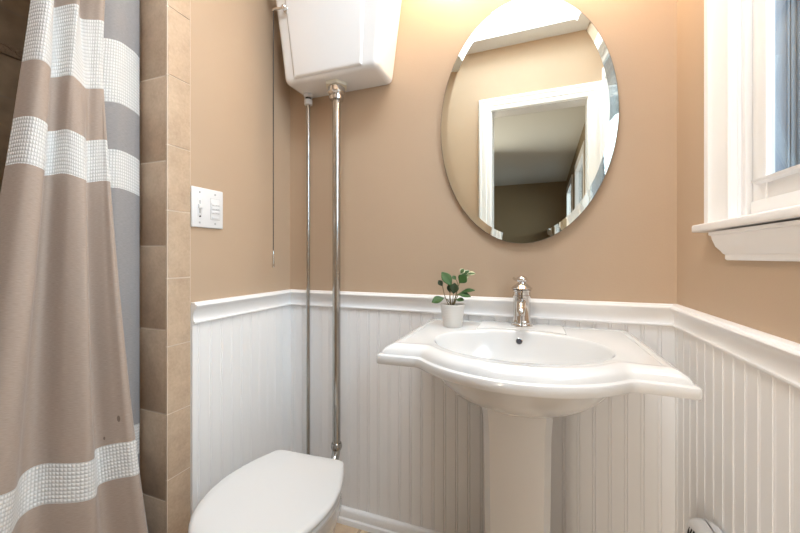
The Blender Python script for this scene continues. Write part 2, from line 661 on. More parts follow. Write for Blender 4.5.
# the next room, seen in the mirror through the doorway
NX0, NX1, NY0 = -2.6, 0.456, -4.93
struct(box('ceiling_next_room', (NX0 - T, NY0 - T, CH), (NX1 + T, YF - T, CH + 0.06), M['den_ceiling']), 'grey ceiling of the next room seen in the mirror', 'ceiling')
struct(box('wall_next_room_far', (NX0 - T, NY0 - T, 0), (NX1 + T, NY0, CH), M['den_wall']), 'dark olive far wall of the next room in the mirror', 'wall')
struct(box('wall_next_room_side', (NX0 - T, NY0, 0), (NX0, YF - T, CH), M['den_wall']), 'dark olive side wall of the next room out of view', 'wall')
wins = [(-2.75, -1.75), (-4.45, -3.40)]
bm = bmesh.new()
add_box(bm, (NX1, NY0, 0), (NX1 + T, YF - T, 0.9))
add_box(bm, (NX1, NY0, 2.2), (NX1 + T, YF - T, CH))
add_box(bm, (NX1, wins[0][1], 0.9), (NX1 + T, YF - T, 2.2))
add_box(bm, (NX1, wins[1][1], 0.9), (NX1 + T, wins[0][0], 2.2))
add_box(bm, (NX1, NY0, 0.9), (NX1 + T, wins[1][0], 2.2))
struct(link('wall_next_room_windows', bm, M['den_wall']), 'dark wall with two tall windows seen in the mirror', 'wall')
for i, (a, b) in enumerate(wins):
    wn = thing('window_%d' % (3 + i), ['tall white framed window in the next room, nearer in the mirror', 'tall white framed window in the next room, farther in the mirror'][i], 'window', kind='structure')
    bm = bmesh.new()
    x0, x1 = NX1 - 0.02, NX1 + 0.05
    for (y0, y1, q0, q1) in ((a - 0.07, a + 0.03, 0.83, 2.27), (b - 0.03, b + 0.07, 0.83, 2.27), (a, b, 2.17, 2.27), (a, b, 0.83, 0.93), (a, b, 1.53, 1.57)):
        add_box(bm, (x0, y0, q0), (x1, y1, q1))
    link('frame', bm, M['trim'], wn)
    box('pane', (NX1 + 0.02, a, 0.9), (NX1 + 0.026, b, 2.2), M['glass'], wn)

# ---------------------------------------------------------------- beadboard wainscot
RAIL0, RAIL1 = 0.847, 0.913


def beadboard(name, a, b, z0, z1, label, phase=0.0, pitch=0.0432, g=0.0024):
    a, b = Vector((*a, 0)), Vector((*b, 0))
    d = (b - a)
    L = d.length
    d.normalize()
    nrm = Vector((d.y, -d.x, 0))
    t = 0.008
    pts = [(0, 0), (0, t)]
    s = phase
    while s < L - 0.012:
        if s > 0.006:
            # a rounded bead between two fine grooves
            pts += [(s - 0.0052, t), (s - 0.0042, t - g), (s - 0.0030, t - 0.0008), (s, t), (s + 0.0030, t - 0.0008), (s + 0.0042, t - g), (s + 0.0052, t)]
        s += pitch
    pts += [(L, t), (L, 0)]
    bm = bmesh.new()
    add_loops(bm, [[a + d * u + nrm * o + Vector((0, 0, z)) for u, o in pts] for z in (z0, z1)])
    return struct(link(name, bm, M['bead']), label, 'wainscot')


beadboard('trim_5', (XL, 0.787), (XL, D), 0.0, RAIL0 + 0.01, 'white beadboard panel under the switch beside the toilet', 0.02, g=0.0014)
beadboard('trim_6', (XL + 0.008, D), (XR - 0.008, D), 0.0, RAIL0 + 0.01, 'white beadboard panel on the wall behind the sink', 0.02, g=0.0030)
beadboard('trim_7', (XR, D), (XR, YF), 0.0, RAIL0 + 0.01, 'white beadboard panel under the window', 0.03)
rail = [(0.0, RAIL0), (0.013, RAIL0), (0.0165, RAIL0 + 0.003), (0.0165, RAIL0 + 0.007), (0.0125, RAIL0 + 0.009), (0.0105, RAIL0 + 0.013),
        (0.0095, RAIL0 + 0.022), (0.0105, RAIL0 + 0.031), (0.014, RAIL0 + 0.041), (0.0205, RAIL0 + 0.049), (0.024, RAIL0 + 0.052), (0.0255, RAIL0 + 0.056),
        (0.024, RAIL0 + 0.0595), (0.018, RAIL0 + 0.061), (0.016, RAIL0 + 0.0645), (0.012, RAIL1), (0.0, RAIL1)]
sweep('rail', [(XL, 0.788), (XL, D), (XR, D), (XR, YF)], rail, M['trim'],
      [('trim_1', 'white chair rail below the switch plate'), ('trim_2', 'white chair rail behind the sink faucet'), ('trim_3', 'white chair rail under the window')])
base = [(0.008, 0.0), (0.030, 0.0), (0.030, 0.010), (0.027, 0.018), (0.021, 0.022), (0.021, 0.046), (0.018, 0.052), (0.013, 0.056), (0.008, 0.057)]
sweep('base', [(XL, 0.788), (XL, D), (XR, D), (XR, YF)], base, M['trim'],
      [('baseboard_left', 'white baseboard behind the toilet on the switch wall'), ('baseboard_back', 'white baseboard below the sink wall'), ('baseboard_right', 'white baseboard under the window wall')])

# ---------------------------------------------------------------- the window
win = thing('window_1', 'white trimmed window on the wall right of the mirror', 'window', kind='structure')
bm = bmesh.new()
# side casing, moulded: profile in (y from inner edge, projection)
cp = [(0.0, 0.0), (0.0, 0.012), (0.004, 0.015), (0.012, 0.015), (0.015, 0.013), (0.062, 0.016), (0.070, 0.019), (0.076, 0.022), (0.094, 0.022), (0.097, 0.019), (0.097, 0.0)]
for y_in, s in ((WY1 - 0.003, 1), (WY0 + 0.003, -1)):
    add_loops(bm, [[Vector((XR - p, y_in + s * a, z)) for a, p in cp] for z in (WZ0 + 0.004, WZ1 + 0.1)])
add_box(bm, (XR - 0.021, WY0, WZ1), (XR, WY1, WZ1 + 0.1))
link('casing', bm, M['trim'], win, 25)
bm = bmesh.new()
for (y0, y1, q0, q1) in ((WY1 - 0.006, WY1, WZ0, WZ1), (WY0, WY0 + 0.006, WZ0, WZ1), (WY0, WY1, WZ1 - 0.006, WZ1)):
    add_box(bm, (XR - 0.001, y0, q0), (XR + 0.045, y1, q1))
# inner stops
add_box(bm, (XR + 0.004, WY1 - 0.022, WZ0), (XR + 0.016, WY1 - 0.006, WZ1), 0.002)
add_box(bm, (XR + 0.016, WY1 - 0.030, WZ0), (XR + 0.030, WY1 - 0.006, WZ1), 0.002)
link('jamb', bm, M['trim'], win, 30)
bm = bmesh.new()
add_box(bm, (XR - 0.034, -0.07, 1.110), (XR, WY1 + 0.128, 1.128), 0.004, 3)
add_box(bm, (XR - 0.004, WY0, 1.1105), (XR + T, WY1, 1.128))
link('stool', bm, M['trim'], win, 30)
# apron: crown shaped moulding with a mitred return
ap = [(0.0, 1.044), (0.006, 1.044), (0.008, 1.047), (0.008, 1.056), (0.011, 1.059), (0.013, 1.064), (0.019, 1.074), (0.023, 1.090), (0.024, 1.098), (0.027, 1.100), (0.027, 1.1065), (0.0, 1.1065)]
bm = bmesh.new()
ye = 0.953
add_loops(bm, [[Vector((XR - o, ye + o * 1.4, z)) for o, z in ap], [Vector((XR - o, -0.03, z)) for o, z in ap]])
link('apron', bm, M['trim'], win, 25)
bm = bmesh.new()
for (y0, y1, q0, q1) in ((WY1 - 0.006, WY1, WZ0, WZ1), (WY0, WY0 + 0.006, WZ0, WZ1), (WY0, WY1, WZ1 - 0.006, WZ1)):
    add_box(bm, (XR + 0.0452, y0, q0), (XR + T, y1, q1))
link('outer_jamb', bm, M['outer'], win)
# sash: stiles, bottom and top rail
sx0, sx1 = XR + 0.012, XR + 0.026
sy1, sy0 = 0.905, 0.09
bm = bmesh.new()
add_box(bm, (sx0, sy1 - 0.042, 1.130), (sx1, sy1, WZ1 - 0.008), 0.002)
add_box(bm, (sx0, sy0, 1.130), (sx1, sy0 + 0.042, WZ1 - 0.008), 0.002)
add_box(bm, (sx0, sy0 + 0.042, WZ1 - 0.055), (sx1, sy1 - 0.042, WZ1 - 0.008), 0.002)
add_box(bm, (sx0 + 0.002, sy0 + 0.042, 1.160), (sx1, sy1 - 0.042, 1.196), 0.001)
add_box(bm, (sx0 - 0.004, sy0, 1.129), (sx1, sy1 + 0.0, 1.160), 0.0015)
# lift ledge along the top of the bottom rail, cut at a slant at its end
lp = [(sx0 + 0.004, 1.190), (sx0 - 0.010, 1.194), (sx0 - 0.012, 1.199), (sx0 + 0.004, 1.203)]
add_loops(bm, [[Vector((x, sy1 - 0.020, z)) for x, z in lp], [Vector((x, sy0 + 0.02, z)) for x, z in lp]])
link('sash', bm, M['trim'], win, 30)
box('pane', (XR + 0.017, sy0 + 0.03, 1.18), (XR + 0.020, sy1 - 0.03, WZ1 - 0.03), M['glass'], win)
bm = bmesh.new()
for (y0, y1, yy) in ((0.925, WY1 - 0.006, 0.929), (WY0 + 0.006, 0.06, 0.05)):
    add_box(bm, (XR + 0.074, y0 - 0.002, 1.128), (XR + 0.077, y1, WZ1))
    add_box(bm, (XR + 0.080, y0, 1.128), (XR + 0.086, y1, WZ1))
    add_box(bm, (XR + 0.089, y0 - 0.006, 1.128), (XR + 0.103, y1, WZ1), 0.002)
    add_box(bm, (XR + 0.106, y0 - 0.003, 1.128), (XR + 0.118, y1, WZ1), 0.001)
add_box(bm, (XR + 0.082, 0.06, 1.128), (XR + 0.105, 0.92, 1.15), 0.002)
link('storm_frame', bm, M['sashblue'], win, 30)
box('gasket', (XR + 0.0772, 0.9265, 1.128), (XR + 0.0798, WY1 - 0.006, WZ1), M['darkframe'], win)
box('storm_pane', (XR + 0.093, 0.06, 1.14), (XR + 0.096, 0.922, WZ1), M['glass'], win)
# what stands outside the window
struct(box('wall_neighbour', (3.2, -3.0, -1.0), (3.4, 9.0, 3.6), M['siding']), 'grey blue siding outside the window', 'wall')


# ================================================================== SHOWER CURTAIN
def spline(pts, n):
    sm = smooth_path([(x, y, 0) for x, y in pts], 24)
    L = [0.0]
    for a, b in zip(sm, sm[1:]):
        L.append(L[-1] + (b - a).length)
    out = []
    j = 0
    for i in range(n):
        s = L[-1] * i / (n - 1)
        while j < len(L) - 2 and L[j + 1] < s:
            j += 1
        t = (s - L[j]) / max(1e-9, L[j + 1] - L[j])
        out.append(sm[j].lerp(sm[j + 1], t))
    return out, L[-1]


# plan lines of the cloth (x, y): at the rod, at mid height, near the hem. The free end comes first.
TOP = [(-1.040, 0.462), (-1.012, 0.470), (-1.008, 0.482), (-1.050, 0.492), (-1.056, 0.506), (-1.022, 0.514), (-1.004, 0.526), (-1.046, 0.541), (-1.020, 0.555),
       (-1.002, 0.570), (-1.014, 0.580), (-1.056, 0.572), (-1.080, 0.590), (-1.062, 0.630), (-1.062, 0.664), (-1.063, 0.686), (-1.071, 0.703)]
MID = [(-1.050, 0.392), (-1.002, 0.410), (-0.996, 0.440), (-1.048, 0.464), (-1.054, 0.486), (-1.008, 0.502), (-0.990, 0.530), (-1.034, 0.553), (-1.006, 0.578),
       (-0.990, 0.588), (-1.004, 0.598), (-1.054, 0.584), (-1.080, 0.596), (-1.064, 0.634), (-1.062, 0.664), (-1.063, 0.686), (-1.071, 0.703)]
BOT = [(-1.050, 0.290), (-0.985, 0.320), (-0.975, 0.370), (-1.014, 0.415), (-1.015, 0.450), (-0.975, 0.490), (-0.955, 0.530), (-0.985, 0.566), (-0.948, 0.602),
       (-0.932, 0.622), (-0.955, 0.640), (-1.045, 0.625), (-1.080, 0.620), (-1.068, 0.645), (-1.062, 0.664), (-1.063, 0.686), (-1.071, 0.703)]
NU, NV = 260, 90
ZT, ZB = 2.00, 0.10
tp, lt = spline(TOP, NU)
md, lm = spline(MID, NU)
bt, lb = spline(BOT, NU)
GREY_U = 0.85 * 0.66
STAINS = [(0.515, 0.640, 0.004, 0.008), (0.475, 0.598, 0.003, 0.004)]
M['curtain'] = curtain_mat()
bm = bmesh.new()
uvl = bm.loops.layers.uv.new('cloth')
grid = []
for j in range(NV):
    t = j / (NV - 1)
    z = ZT + (ZB - ZT) * t
    row = []
    for i in range(NU):
        # quadratic through the three lines
        zt_, zm_, zb_ = 1.72, 1.05, 0.35
        zz = min(zt_, max(0.1, z))
        la = (zz - zm_) * (zz - zb_) / ((zt_ - zm_) * (zt_ - zb_))
        lbm = (zz - zt_) * (zz - zb_) / ((zm_ - zt_) * (zm_ - zb_))
        lc = (zz - zt_) * (zz - zm_) / ((zb_ - zt_) * (zb_ - zm_))
        p = tp[i] * la + md[i] * lbm + bt[i] * lc
        row.append(bm.verts.new((p.x, p.y, z)))
    grid.append(row)
bm.verts.index_update()
LU = 0.85
for j in range(NV - 1):
    for i in range(NU - 1):
        f = bm.faces.new((grid[j][i], grid[j][i + 1], grid[j + 1][i + 1], grid[j + 1][i]))
        for lo, (jj, ii) in zip(f.loops, ((j, i), (j, i + 1), (j + 1, i + 1), (j + 1, i))):
            u = ii / (NU - 1)
            zz = grid[jj][ii].co.z
            sag = 0.006 * math.sin(u * 23.0) + 0.012 * (1 - u)
            lo[uvl].uv = (u * LU, zz - sag + 0.006)
cur = thing('shower_curtain', 'taupe cloth shower curtain with white waffle bands, bunched beside the tiled wing wall', 'shower curtain', (-1.03, 0.55, 0.1))
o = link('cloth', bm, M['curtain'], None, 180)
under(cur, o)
md_ = o.modifiers.new('thickness', 'SOLIDIFY')
md_.thickness = 0.0016
for k, u in enumerate((0.03, 0.16, 0.30, 0.43, 0.56, 0.70, 0.84, 0.96)):
    p = tp[int(u * (NU - 1))]
    bm = bmesh.new()
    r = 0.026
    cx, cz = -1.03, 2.018
    add_tube(bm, [(cx + r * math.cos(a) + (p.x - cx) * max(0, -math.sin(a)), p.y, cz + r * math.sin(a)) for a in [i * 2 * PI / 20 for i in range(21)]], 0.0018, 6)
    under(cur, link('curtain_ring', bm, M['chrome'], None, 40))
rod = thing('curtain_rod', 'chrome rod above the photo carrying the shower curtain', 'rod', (-1.03, 0.35, 2.02))
under(rod, tube('tube', [(-1.03, YF + 0.004, 2.02), (-1.03, 0.712, 2.02)], 0.0125, M['chrome'], None, 16))
under(rod, lathe('flange', [(0.03, 0.700), (0.03, 0.708), (0.014, 0.7125)], (-1.03, 0, 2.02), M['chrome'], axis='Y'))
under(rod, lathe('flange', [(0.03, YF + 0.01), (0.03, YF + 0.003), (0.014, YF + 0.001)], (-1.03, 0, 2.02), M['chrome'], axis='Y'))

# ================================================================== HIGH LEVEL TANK
tank = thing('toilet_tank', 'white high level toilet tank on the wall in the corner', 'toilet tank', (-0.69, D, 1.712))


def rrect(x0, x1, y0, y1, r, z, n=5, fr=None):
    """rounded rectangle loop; back corners stay tight"""
    out = []
    rf = fr if fr is not None else r
    for cx, cy, a0, rr in ((x0 + rf, y0 + rf, PI, rf), (x1 - rf, y0 + rf, 1.5 * PI, rf), (x1 - r, y1 - r, 0, r), (x0 + r, y1 - r, 0.5 * PI, r)):
        for k in range(n + 1):
            a = a0 + k / n * PI / 2
            out.append(Vector((cx + rr * math.cos(a), cy + rr * math.sin(a), z)))
    return out


bm = bmesh.new()
loops = []
for (ins, z) in ((0.020, 1.712), (0.010, 1.7135), (0.004, 1.718), (0.0008, 1.725), (0.0, 1.735), (0.0, 2.06)):
    f = (z - 1.712) / 0.348
    x0 = -0.889 - 0.035 * f + ins
    x1 = -0.500 + 0.045 * f - ins
    y0 = 1.117 - 0.022 * f + ins
    loops.append(rrect(x0, x1, y0, D - 0.001, 0.004, z, 6, 0.022))
add_loops(bm, loops)
under(tank, link('body', bm, M['porcelain'], None, 40))
# raised centre panel on the front, following the taper
bm = bmesh.new()


def frontp(x, z, out):
    f = (z - 1.712) / 0.348
    return Vector((x, 1.117 - 0.022 * f - out, z))


def panel_loop(g, out):
    zz0, zz1 = 1.722 + g * 0.7, 2.055 - g
    xl0, xr0 = -0.842 + g, -0.556 - g
    xl1, xr1 = -0.872 + g, -0.530 - g
    return [frontp(xl0, zz0, out), frontp(xr0, zz0, out), frontp(xr1, zz1, out), frontp(xl1, zz1, out)]


add_loops(bm, [panel_loop(0, -0.012), panel_loop(0, -0.0005), panel_loop(0.002, 0.0035), panel_loop(0.010, 0.0085), panel_loop(0.016, 0.0095)])
bmesh.ops.bevel(bm, geom=[e for e in bm.edges], offset=0.0015, segments=2, affect='EDGES')
under(tank, link('front_panel', bm, M['porcelain'], None, 45))
bm = bmesh.new()
loops = []
for (ins, z) in ((0.0, 2.055), (-0.012, 2.058), (-0.016, 2.066), (-0.016, 2.078), (-0.008, 2.088), (0.02, 2.094)):
    loops.append(rrect(-0.924 + ins, -0.455 - ins, 1.095 + ins, D - 0.001, 0.004, z, 6, 0.025))
add_loops(bm, loops)
under(tank, link('lid', bm, M['porcelain'], None, 40))
# lever on the front, chain on its tip
KX, KZ = -0.862, 1.977
yf = 1.100
bm = bmesh.new()
add_lathe(bm, [(0.013, yf + 0.004), (0.0135, yf - 0.004), (0.011, yf - 0.009), (0.009, yf - 0.011), (0.010, yf - 0.014), (0.0095, yf - 0.021), (0.005, yf - 0.025)], (KX, 0, KZ), 'Y', 20)
lev = link('lever', bm, M['chrome'], None, 40)
under(tank, lev)
b = tube('lever_arm', smooth_path([(KX, yf - 0.016, KZ), (KX - 0.018, yf - 0.018, KZ - 0.001), (KX - 0.038, yf - 0.018, KZ + 0.002), (KX - 0.051, yf - 0.018, KZ + 0.0)]), 0.0045, M['chrome'], None, 10)
b.parent = lev
b.data.transform(Matrix.Translation(-tank.location))
CX_, CY_ = KX - 0.047, yf - 0.018
bm = bmesh.new()
z = KZ - 0.006
while z > 1.078:
    bmesh.ops.create_icosphere(bm, subdivisions=1, radius=0.0029, matrix=Matrix.Translation((CX_, CY_, z)))
    z -= 0.0056
add_tube(bm, [(CX_, CY_, KZ), (CX_, CY_, 1.07)], 0.0011, 6)
ch = link('pull_chain', bm, M['chain'], None, 60)
under(tank, ch)
hd = lathe('chain_handle', [(0.0022, 1.075), (0.003, 1.071), (0.0035, 1.060), (0.0048, 1.035), (0.006, 1.018), (0.0055, 1.013), (0.003, 1.0115)], (CX_, CY_, 0), M['chrome'], n=16)
hd.parent = ch
hd.data.transform(Matrix.Translation(-tank.location))
hd['label'] = 'small chrome pull handle at the end of the chain'

# flush pipe
PX, PY = -0.701, 1.188
fp = thing('flush_pipe', 'thick shiny metal flush pipe running from tank down behind the toilet', 'pipe', (PX, PY, 0.2))
path = [(PX, PY, 1.680), (PX, PY, 1.0), (PX, PY, 0.325)]
bend = [(PX, PY, 0.325)] + [(PX + 0.018 * (1 - math.cos(a)), PY - 0.085 * (1 - math.cos(a)), 0.325 - 0.057 * math.sin(a)) for a in [k / 8 * PI / 2 for k in range(1, 9)]] + [(PX + 0.022, 1.042, 0.268)]
under(fp, tube('pipe', path + bend[1:], 0.0150, M['nickel'], None, 24))
under(fp, lathe('coupling_nut', [(0.018, 1.648), (0.026, 1.650), (0.028, 1.661), (0.025, 1.666), (0.0235, 1.670), (0.030, 1.674), (0.033, 1.678), (0.033, 1.695), (0.030, 1.6985), (0.02, 1.6995)], (PX, PY, 0), M['chrome'], n=8 * 3, smooth=25))
under(fp, lathe('gasket', [(0.030, 1.6995), (0.044, 1.6995), (0.044, 1.7115), (0.030, 1.7115)], (PX, PY, 0), M['offwhite'], n=6, smooth=10))
under(fp, lathe('collar', [(0.0152, 0.339), (0.0185, 0.341), (0.0205, 0.334), (0.0215, 0.328), (0.0205, 0.322), (0.0185, 0.317), (0.0152, 0.316)], (PX, PY, 0), M['nickel']))

# supply pipe
QX, QY = -0.852, 1.222
sp_ = thing('supply_pipe', 'thin metal water supply pipe from tank to floor nearest the corner', 'pipe', (QX, QY, 0.0))
under(sp_, tube('pipe', [(QX, QY, 1.680), (QX, QY, 1.0), (QX, QY, 0.003)], 0.0075, M['nickel'], None, 16))
under(sp_, lathe('plastic_nut', [(0.0095, 1.668), (0.0165, 1.669), (0.0165, 1.688), (0.0125, 1.689)], (QX, QY, 0), M['plastic'], n=8, smooth=15))
under(sp_, lathe('threaded_shank', [(0.0115, 1.688), (0.0115, 1.698)], (QX, QY, 0), M['dark'], n=16))
under(sp_, lathe('lock_nut', [(0.013, 1.697), (0.019, 1.698), (0.019, 1.7115), (0.013, 1.7115)], (QX, QY, 0), M['plastic'], n=6, smooth=10))
under(sp_, lathe('floor_flange', [(0.026, 0.001), (0.024, 0.006), (0.009, 0.010)], (QX, QY, 0), M['chrome']))

# ================================================================== TOILET
TX = -0.660
toi = thing('toilet', 'white toilet with closed lid standing in the corner below the high tank', 'toilet', (TX, 0.73, 0))
half = [(0.0, 0.957), (0.060, 0.957), (0.104, 0.956), (0.122, 0.948), (0.131, 0.930), (0.148, 0.895), (0.164, 0.850), (0.175, 0.800), (0.177, 0.760), (0.170, 0.710),
        (0.152, 0.660), (0.126, 0.620), (0.090, 0.588), (0.048, 0.567), (0.0, 0.560)]
half = [(x * 0.98, y) for x, y in half]
full = half + [(-x, y) for x, y in half[-2:0:-1]]
cl = smooth_path([(x, y, 0) for x, y in full] + [(*full[0], 0)], 5)[:-1]


def egg(scale_in, z, cy=0.755):
    """lid outline moved in by scale_in metres"""
    out = []
    for p in cl:
        v = Vector((p.x, p.y - cy))
        L = v.length
        v = v * ((L - scale_in) / L)
        out.append(Vector((TX + v.x, cy + v.y, z)))
    return out


bm = bmesh.new()
add_loops(bm, [egg(0.010, 0.4105), egg(0.003, 0.4105), egg(0.0005, 0.4130), egg(0.0, 0.4180), egg(0.0012, 0.4230), egg(0.005, 0.4265), egg(0.012, 0.4285), egg(0.03, 0.4297), egg(0.07, 0.4308), egg(0.12, 0.4315)])
under(toi, link('lid', bm, M['lidplastic'], None, 60))
bm = bmesh.new()
add_loops(bm, [egg(0.050, 0.3910), egg(0.006, 0.3910), egg(0.003, 0.3940), egg(0.003, 0.4040), egg(0.006, 0.4070), egg(0.050, 0.4070)])
under(toi, link('seat', bm, M['lidplastic'], None, 50))
bm = bmesh.new()
add_loops(bm, [egg(0.03, 0.4060), egg(0.012, 0.4060), egg(0.012, 0.4110), egg(0.03, 0.4110)])
under(toi, link('lid_gap_shade', bm, M['gap'], None, 50))  # dark ring painted as the shade between lid and seat
for s in (-1, 1):
    bm = bmesh.new()
    add_lathe(bm, [(0.011, -0.03), (0.012, -0.028), (0.012, 0.028), (0.011, 0.03)], (TX + s * 0.075, 0.966, 0.401), 'X', 16)
    under(toi, link('hinge', bm, M['lidplastic'], None, 40))


def bowl_loop(sx, y0, y1, z, p=2.3, n=56):
    out = []
    cy = (y0 + y1) / 2
    ry = (y1 - y0) / 2
    for k in range(n):
        a = 2 * PI * k / n
        c, s = math.cos(a), math.sin(a)
        # fuller at the back
        pp = 2.3 if s > 0 else 2.1
        x = sx * math.copysign(abs(c) ** (2 / pp), c)
        y = ry * math.copysign(abs(s) ** (2 / pp), s)
        out.append(Vector((TX + x, cy + y, z)))
    return out


bm = bmesh.new()
add_loops(bm, [bowl_loop(0.112, 0.60, 1.06, 0.0), bowl_loop(0.110, 0.60, 1.06, 0.02), bowl_loop(0.098, 0.62, 1.05, 0.05), bowl_loop(0.090, 0.64, 1.045, 0.12), bowl_loop(0.095, 0.63, 1.04, 0.18),
               bowl_loop(0.112, 0.59, 1.035, 0.235), bowl_loop(0.134, 0.578, 1.035, 0.290), bowl_loop(0.145, 0.562, 1.015, 0.335), bowl_loop(0.149, 0.556, 0.995, 0.360), bowl_loop(0.151, 0.555, 0.985, 0.381), bowl_loop(0.147, 0.560, 0.980, 0.391)])
under(toi, link('bowl', bm, M['porcelain'], None, 60))

toi.rotation_euler = (0, 0, math.radians(3.6))
toi.location.x += 0.016

# ================================================================== SWITCH PLATE
SWY, SWZ = 0.844, 1.205
sw = thing('switch_plate', 'white double switch plate with a dimmer and a timer', 'light switch', (XL, SWY, SWZ))
box('plate', (0.0005, -0.058, -0.062), (0.007, 0.058, 0.062), M['plastic'], sw, 0.003, 3)


def swbox(name, y0, y1, z0, z1, d, mat, bev=0.0008, base=0.0068):
    return box(name, (base, y0, z0), (base + d, y1, z1), mat, sw, bev)


swbox('slider_bezel', -0.0385, -0.0235, -0.028, 0.028, 0.0012, M['plastic'])
swbox('slider_track', -0.034, -0.028, -0.018, 0.022, 0.0016, M['grey'])
swbox('slider_knob', -0.0375, -0.0245, -0.004, 0.010, 0.006, M['plastic'], 0.0015)
swbox('indicator', -0.0325, -0.0285, -0.030, -0.0255, 0.003, M['dark'], 0.0005)
swbox('timer_frame', 0.008, 0.044, -0.035, 0.034, 0.0008, M['grey'], 0.0003)
swbox('timer_face', 0.009, 0.043, -0.034, 0.033, 0.0014, M['plastic'], 0.0005)
for z in (0.016, 0.003, -0.010):
    b = swbox('button', 0.011, 0.041, z - 0.0045, z + 0.0045, 0.0034, M['plastic'], 0.0008)
    for q in (0.013, 0.026, 0.034):
        k = box('button_mark', (0.0101, q, z - 0.004), (0.0105, q + 0.006, z - 0.0025), M['grey'], b)
swbox('button', 0.014, 0.038, -0.031, -0.024, 0.0034, M['plastic'], 0.0008)
for y in (-0.031, 0.026):
    for z in (0.047, -0.047):
        lathe('screw', [(0.003, 0.0065), (0.003, 0.0077), (0.002, 0.0081)], (0, y, z), M['grey'], sw, axis='X', n=12)

# ================================================================== MIRROR
MX, MZ, RA, RB = -0.030, 1.503, 0.2765, 0.406
mir = thing('oval_mirror', 'large frameless oval mirror hung on the tan wall above the sink', 'mirror', (MX, D - 0.017, MZ))
mir.rotation_euler = (0, 0, math.radians(-0.7))
NM = 128


def ell(a, b, y):
    return [Vector((a * math.cos(2 * PI * k / NM), y, b * math.sin(2 * PI * k / NM))) for k in range(NM)]


BW = 0.0245
bm = bmesh.new()
add_loops(bm, [ell(RA, RB, -0.0007), ell(RA - BW, RB - BW, -0.0022)], cap0=False)
link('beveled_glass', bm, M['mirror'], mir)
bm = bmesh.new()
add_loops(bm, [ell(RA, RB, 0.0022), ell(RA + 0.0006, RB + 0.0006, 0.0019), ell(RA + 0.0006, RB + 0.0006, -0.0008), ell(RA - 0.0002, RB - 0.0002, -0.0008)], cap1=False)
link('glass_edge', bm, M['mirror_edge'], mir, 30)
box('wall_bracket', (-0.12, 0.0022, -0.2), (0.12, 0.0145, 0.22), M['grey'], mir)

# ================================================================== SINK
SX = -0.0345
sink = thing('pedestal_sink', 'white pedestal sink with a bowed front below the mirror', 'sink', (SX, D, 0))
HW = 0.334
YB, YS, YC = D - 0.0095, 0.816, 0.722      # back edge, shelf front, middle of the bow
BX = 0.214                                # where the bow meets the shelf


def outline(d):
    """plan outline moved in by d; same number of points for every d. Back edge stays at the wall."""
    hw = HW - d
    ys, yc = YS + d, YC + d
    bx = BX - 0.4 * d
    pts = []

    def seg(p, q, n):
        for k in range(n):
            t = k / n
            pts.append((p[0] + (q[0] - p[0]) * t, p[1] + (q[1] - p[1]) * t))
    right = []
    # from middle of the bow to the back right corner
    # bow: circular arc through (0,yc) and (bx, ys - 0.004)
    h = (ys - 0.006) - yc
    R = (bx * bx + h * h) / (2 * h)
    a1 = math.asin(bx / R)
    for k in range(25):
        a = a1 * k / 24
        right.append((R * math.sin(a), yc + R - R * math.cos(a)))
    ex, ey = right[-1]
    # small concave sweep into the shelf
    for t in (0.2, 0.4, 0.6, 0.8, 1.0):
        x = ex + 0.022 * t
        sl = math.tan(a1)
        y = ey + sl * 0.022 * (t - t * t / 2) * 0.9
        right.append((x, y))
    yq = right[-1][1]
    for k in range(1, 7):
        t = k / 6
        right.append((right[29][0] + (hw - 0.006 - right[29][0]) * t, yq + (ys - yq) * t))
    cx, cy = hw - 0.006, ys + 0.006
    for k in range(1, 5):
        a = -PI / 2 + k / 4 * PI / 2
        right.append((cx + 0.006 * math.cos(a), cy + 0.006 * math.sin(a)))
    for k in range(1, 19):
        right.append((hw, cy + (YB - 0.15 * d - cy) * k / 18))
    for k in range(1, 16):
        right.append((hw * (1 - k / 15), YB - 0.15 * d))
    left = [(-x, y) for x, y in right[-2:0:-1]]
    return right + left


def O(d, z):
    return [Vector((SX + x, y, z)) for x, y in outline(d)]


BYC = 0.970


def EL(rx, ry, z, cy=BYC, p=2.0):
    base = outline(0.056)
    out = []
    for x, y in base:
        a = math.atan2((y - BYC) / 0.19, x / 0.25)
        c, s = math.cos(a), math.sin(a)
        out.append(Vector((SX + rx * c, cy + ry * s, z)))
    return out


prof = [(0.008, 0.7815), (0.002, 0.7825), (0.0, 0.7855), (0.0, 0.801), (0.0015, 0.804), (0.005, 0.8055), (0.009, 0.8065), (0.0105, 0.8095),
        (0.0125, 0.8145), (0.0175, 0.8205), (0.026, 0.8262), (0.036, 0.8295), (0.045, 0.8302), (0.0468, 0.8292), (0.0478, 0.8268), (0.052, 0.8262)]
loops = [EL(0.060, 0.060, 0.655, 1.04), EL(0.092, 0.085, 0.657, 1.03), EL(0.130, 0.115, 0.668, 1.01), EL(0.172, 0.148, 0.695, 0.99), EL(0.202, 0.174, 0.728, 0.975), EL(0.220, 0.194, 0.760, 0.965), EL(0.232, 0.207, 0.779, 0.96)]
loops += [O(d, z) for d, z in prof]
loops += [EL(0.221, 0.171, 0.8262), EL(0.219, 0.169, 0.8256), EL(0.2165, 0.1665, 0.8230), EL(0.214, 0.164, 0.817), EL(0.209, 0.160, 0.800), EL(0.196, 0.148, 0.770), EL(0.175, 0.132, 0.738), EL(0.135, 0.102, 0.711), EL(0.08, 0.06, 0.697), EL(0.022, 0.022, 0.693)]
bm = bmesh.new()
add_loops(bm, loops)
# raised ledge behind the bowl, where the faucet stands
lx = 0.128
pts = []
for k in range(25):
    x = -lx + 2 * lx * k / 24
    pts.append((x, BYC + 0.178 * math.sqrt(max(0, 1 - (x / 0.228) ** 2))))
pts += [(lx, YB), (-lx, YB)]


